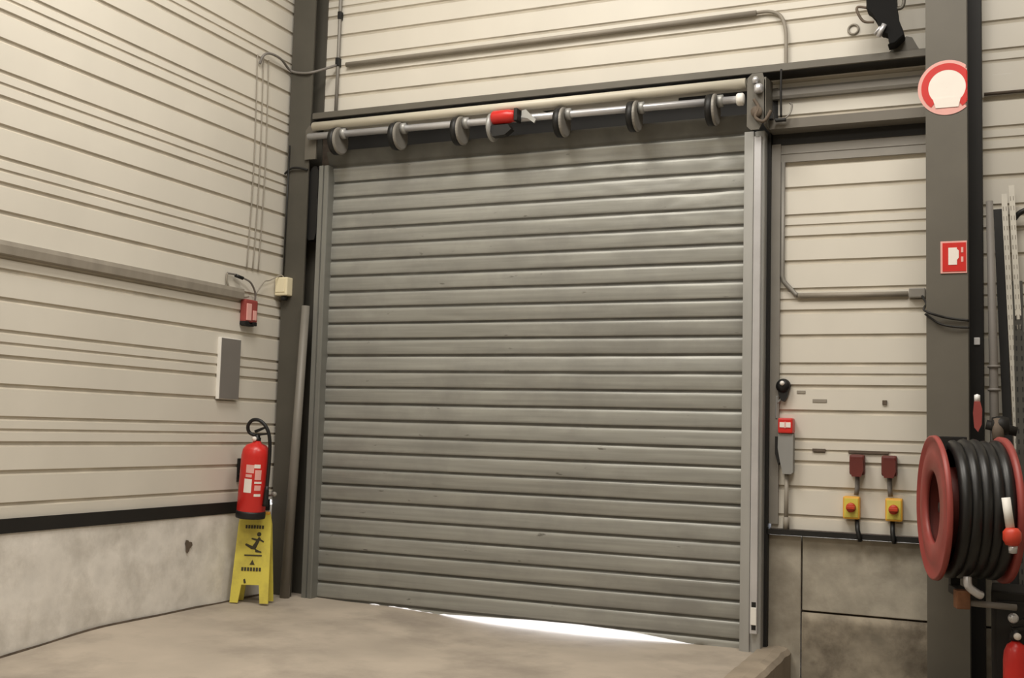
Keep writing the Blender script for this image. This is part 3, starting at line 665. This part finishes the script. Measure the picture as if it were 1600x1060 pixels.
bm = new(); box(bm, -.06, .06, .30, .325, -.30, .30, 0, .004); box(bm, -.025, .025, .02, .30, -.385, -.35, 0, .004); box(bm, -.02, .02, -.02, .02, -.37, -.02); box(bm, -.02, .02, .27, .31, -.36, -.28); obj('swing_bracket', bm, 'steel_dk', hr)
bm = new(); box(bm, -.02, .06, .32, .548, -.20, -.16, 0, .004); obj('support_arm', bm, 'steel_dk', hr)
# supply pipe with valve above the reel
sp = thing('supply_pipe', 'grey water pipe rising behind the hose reel, beside the black post', 'pipe', (2.43, -.30, PIT))
bm = new(); tube(bm, [(2.448, -.30, PIT), (2.432, -.30, 1.50), (2.420, -.30, 2.27)], [.024, .020, .016], 14); obj('pipe', bm, 'greyface', sp, True)
for z in (1.36, 1.47):
    bm = new(); lathe(bm, [(.0, 0), (.027, 0), (.029, .006), (.027, .012), (0, .012)], 'z', (2.434, -.30, z), 18); obj('pipe_flange', bm, 'greyface', sp, True)
bm = new(); lathe(bm, [(0, -.04), (.038, -.036), (.046, 0), (.038, .036), (0, .04)], 'x', (2.46, -.45, 1.195), 20); tube(bm, [(2.40, -.45, 1.20), (2.53, -.45, 1.17)], .022, 12); obj('valve_body', bm, 'steel_dk', sp, True)
bm = new(); tube(bm, [(2.448, -.46, 1.22), (2.452, -.50, 1.13)], .025, 12); obj('valve_outlet', bm, 'brown', sp, True)
bm = new(); prism(bm, [(2.350, 1.305), (2.376, 1.305), (2.384, 1.27), (2.382, 1.20), (2.366, 1.165), (2.350, 1.185), (2.345, 1.25)], .03, 'y', -.46); vh = obj('valve_handle', bm, 'reelred', sp, True)
bm = new(); lathe(bm, [(0, 0), (.013, 0), (.013, .03), (0, .035)], 'z', (2.363, -.445, 1.305), 12); obj('handle_cap', bm, 'tag', vh, True)

# ------------------------------------------------------------------ perforated uprights leaning on the wall
def upright(name, base, top, w, d, m, label, holes=True, group=None):
    """C-section rack upright from base to top centre points, with two rows of slots modelled as dark insets"""
    a, b = Vector(base), Vector(top); L = (b-a).length; z = (b-a).normalized()
    x = Vector((1, 0, 0)); x = (x-z*x.dot(z)).normalized(); y = z.cross(x)
    t = thing(name, label, 'upright', base, Matrix((x, y, z)).transposed().to_euler(), group)
    bm = new(); th = .006
    out = [(-w/2, d/2), (-w/2, -d/2), (w/2, -d/2), (w/2, d/2), (w/2-th, d/2), (w/2-th, -d/2+th), (-w/2+th, -d/2+th), (-w/2+th, d/2)]
    prism(bm, out, L, 'z', 0)
    if holes:
        for i in range(int(L/.05)-1):
            for sx in (-w*.25, w*.25): box(bm, sx-w*.07, sx+w*.07, -d/2-.0012, -d/2+.001, .03+i*.05, .052+i*.05, 1)
    obj('profile', bm, [m, 'steel_dk' if m != 'rackpale' else 'rail'], t)
    return t
upright('rack_upright', (2.545, -.35, PIT), (2.455, -.06, 2.27), .040, .04, 'steel_dk', 'nearly black upright leaning on the wall beside the grey water pipe', False)
upright('rack_upright', (2.590, -.42, PIT), (2.484, -.07, 2.345), .026, .03, 'rackpale', 'pale perforated upright leaning on the wall, next to the nearly black one')
upright('rack_upright', (2.625, -.42, PIT), (2.517, -.07, 2.385), .026, .03, 'rackpale', 'taller pale perforated upright leaning on the wall')
upright('rack_upright', (2.57, -.47, PIT), (2.54, -.12, 1.90), .045, .04, 'dullsteel', 'dull green-grey perforated upright leaning in front of the taller pale one')
upright('rack_upright', (2.63, -.51, PIT), (2.595, -.14, 1.80), .055, .05, 'dullsteel', 'dull dark perforated upright at the edge of the leaning stack')
cable('hook_bar', [(2.53, -.05, 2.225), (2.56, -.06, 2.255), (2.62, -.06, 2.27), (2.75, -.06, 2.275)], .014, 'black', 'black curved bar on the wall behind the leaning uprights', 'bar')
cable('wall_conduit', [(2.395, -.016, 2.878), (6.9, -.016, 2.878)], .009, 'brown', 'thin dark conduit running along the wall beyond the column', 'conduit', False)
bm = new(); box(bm, 2.42, 3.0, -.86, -.56, PIT, .50, 0, .01); 
st = obj('dark_filler', bm, 'steel_dk'); tag(st, 'low nearly black cabinet added in the dark area under the hose reel', 'filler')  # stand-in block, coloured near black to fill the dark corner
bm = new(); box(bm, 2.44, 2.96, -.867, -.86, PIT+.05, .46, 0, .002); obj('door', bm, 'black', st).location = (0, 0, 0)  # front sheet of the added dark block
bpy.data.objects['door'].data.transform(Matrix.Translation(-st.location))
# second extinguisher at the bottom right corner
ex2 = extinguisher('fire_extinguisher', 'red fire extinguisher under the hose reel, silver knob on top', (2.512, -.98, -.190), (0, 0, math.radians(20)), .50, .048, False)
bm = new(); bmesh.ops.create_uvsphere(bm, u_segments=16, v_segments=10, radius=.021); bmesh.ops.translate(bm, verts=bm.verts, vec=(-.012, -.01, .60)); obj('top_knob', bm, 'chrome', ex2)

# ------------------------------------------------------------------ light
def area(name, loc, rot, sx, sy, e, col):
    l = bpy.data.lights.new(name, 'AREA'); l.shape = 'RECTANGLE'; l.size = sx; l.size_y = sy; l.energy = e; l.color = col
    o = bpy.data.objects.new(name, l); o.location = loc; o.rotation_euler = rot; COL.objects.link(o)
WARM = (1.0, .945, .86)
area('hall_light', (-.3, -2.9, 5.3), (0, 0, 0), 1.4, 2.4, 145, WARM)
area('hall_light', (2.4, -2.6, 5.3), (0, 0, 0), 1.6, 1.6, 120, WARM)
area('hall_light', (1.2, -7.5, 5.6), (0, 0, 0), 3.0, 2.0, 130, WARM)
w = bpy.data.worlds.new('daylight'); bpy.context.scene.world = w; w.use_nodes = True
bg = w.node_tree.nodes['Background']; bg.inputs['Color'].default_value = (.86, .90, 1, 1); bg.inputs['Strength'].default_value = 5.0

# ------------------------------------------------------------------ camera
cd = bpy.data.cameras.new('camera'); cam = bpy.data.objects.new('camera', cd); COL.objects.link(cam)
yaw, pitch, roll = .4170, .08204, .02758
fwd = Vector((-math.sin(yaw)*math.cos(pitch), math.cos(yaw)*math.cos(pitch), math.sin(pitch)))
right = Vector((math.cos(yaw), math.sin(yaw), 0)); up = right.cross(fwd)
r2 = right*math.cos(roll)+up*math.sin(roll); u2 = up*math.cos(roll)-right*math.sin(roll)
cam.matrix_world = Matrix.Translation((2.48, -6.031, 1.1116)) @ Matrix((r2, u2, -fwd)).transposed().to_4x4()
cd.sensor_width = 36; cd.lens = 36*1743.6/1600; cd.clip_start = .05; cd.clip_end = 100
bpy.context.scene.camera = cam
sc = bpy.context.scene
sc.view_settings.view_transform = 'Standard'; sc.view_settings.look = 'None'; sc.view_settings.exposure = 0
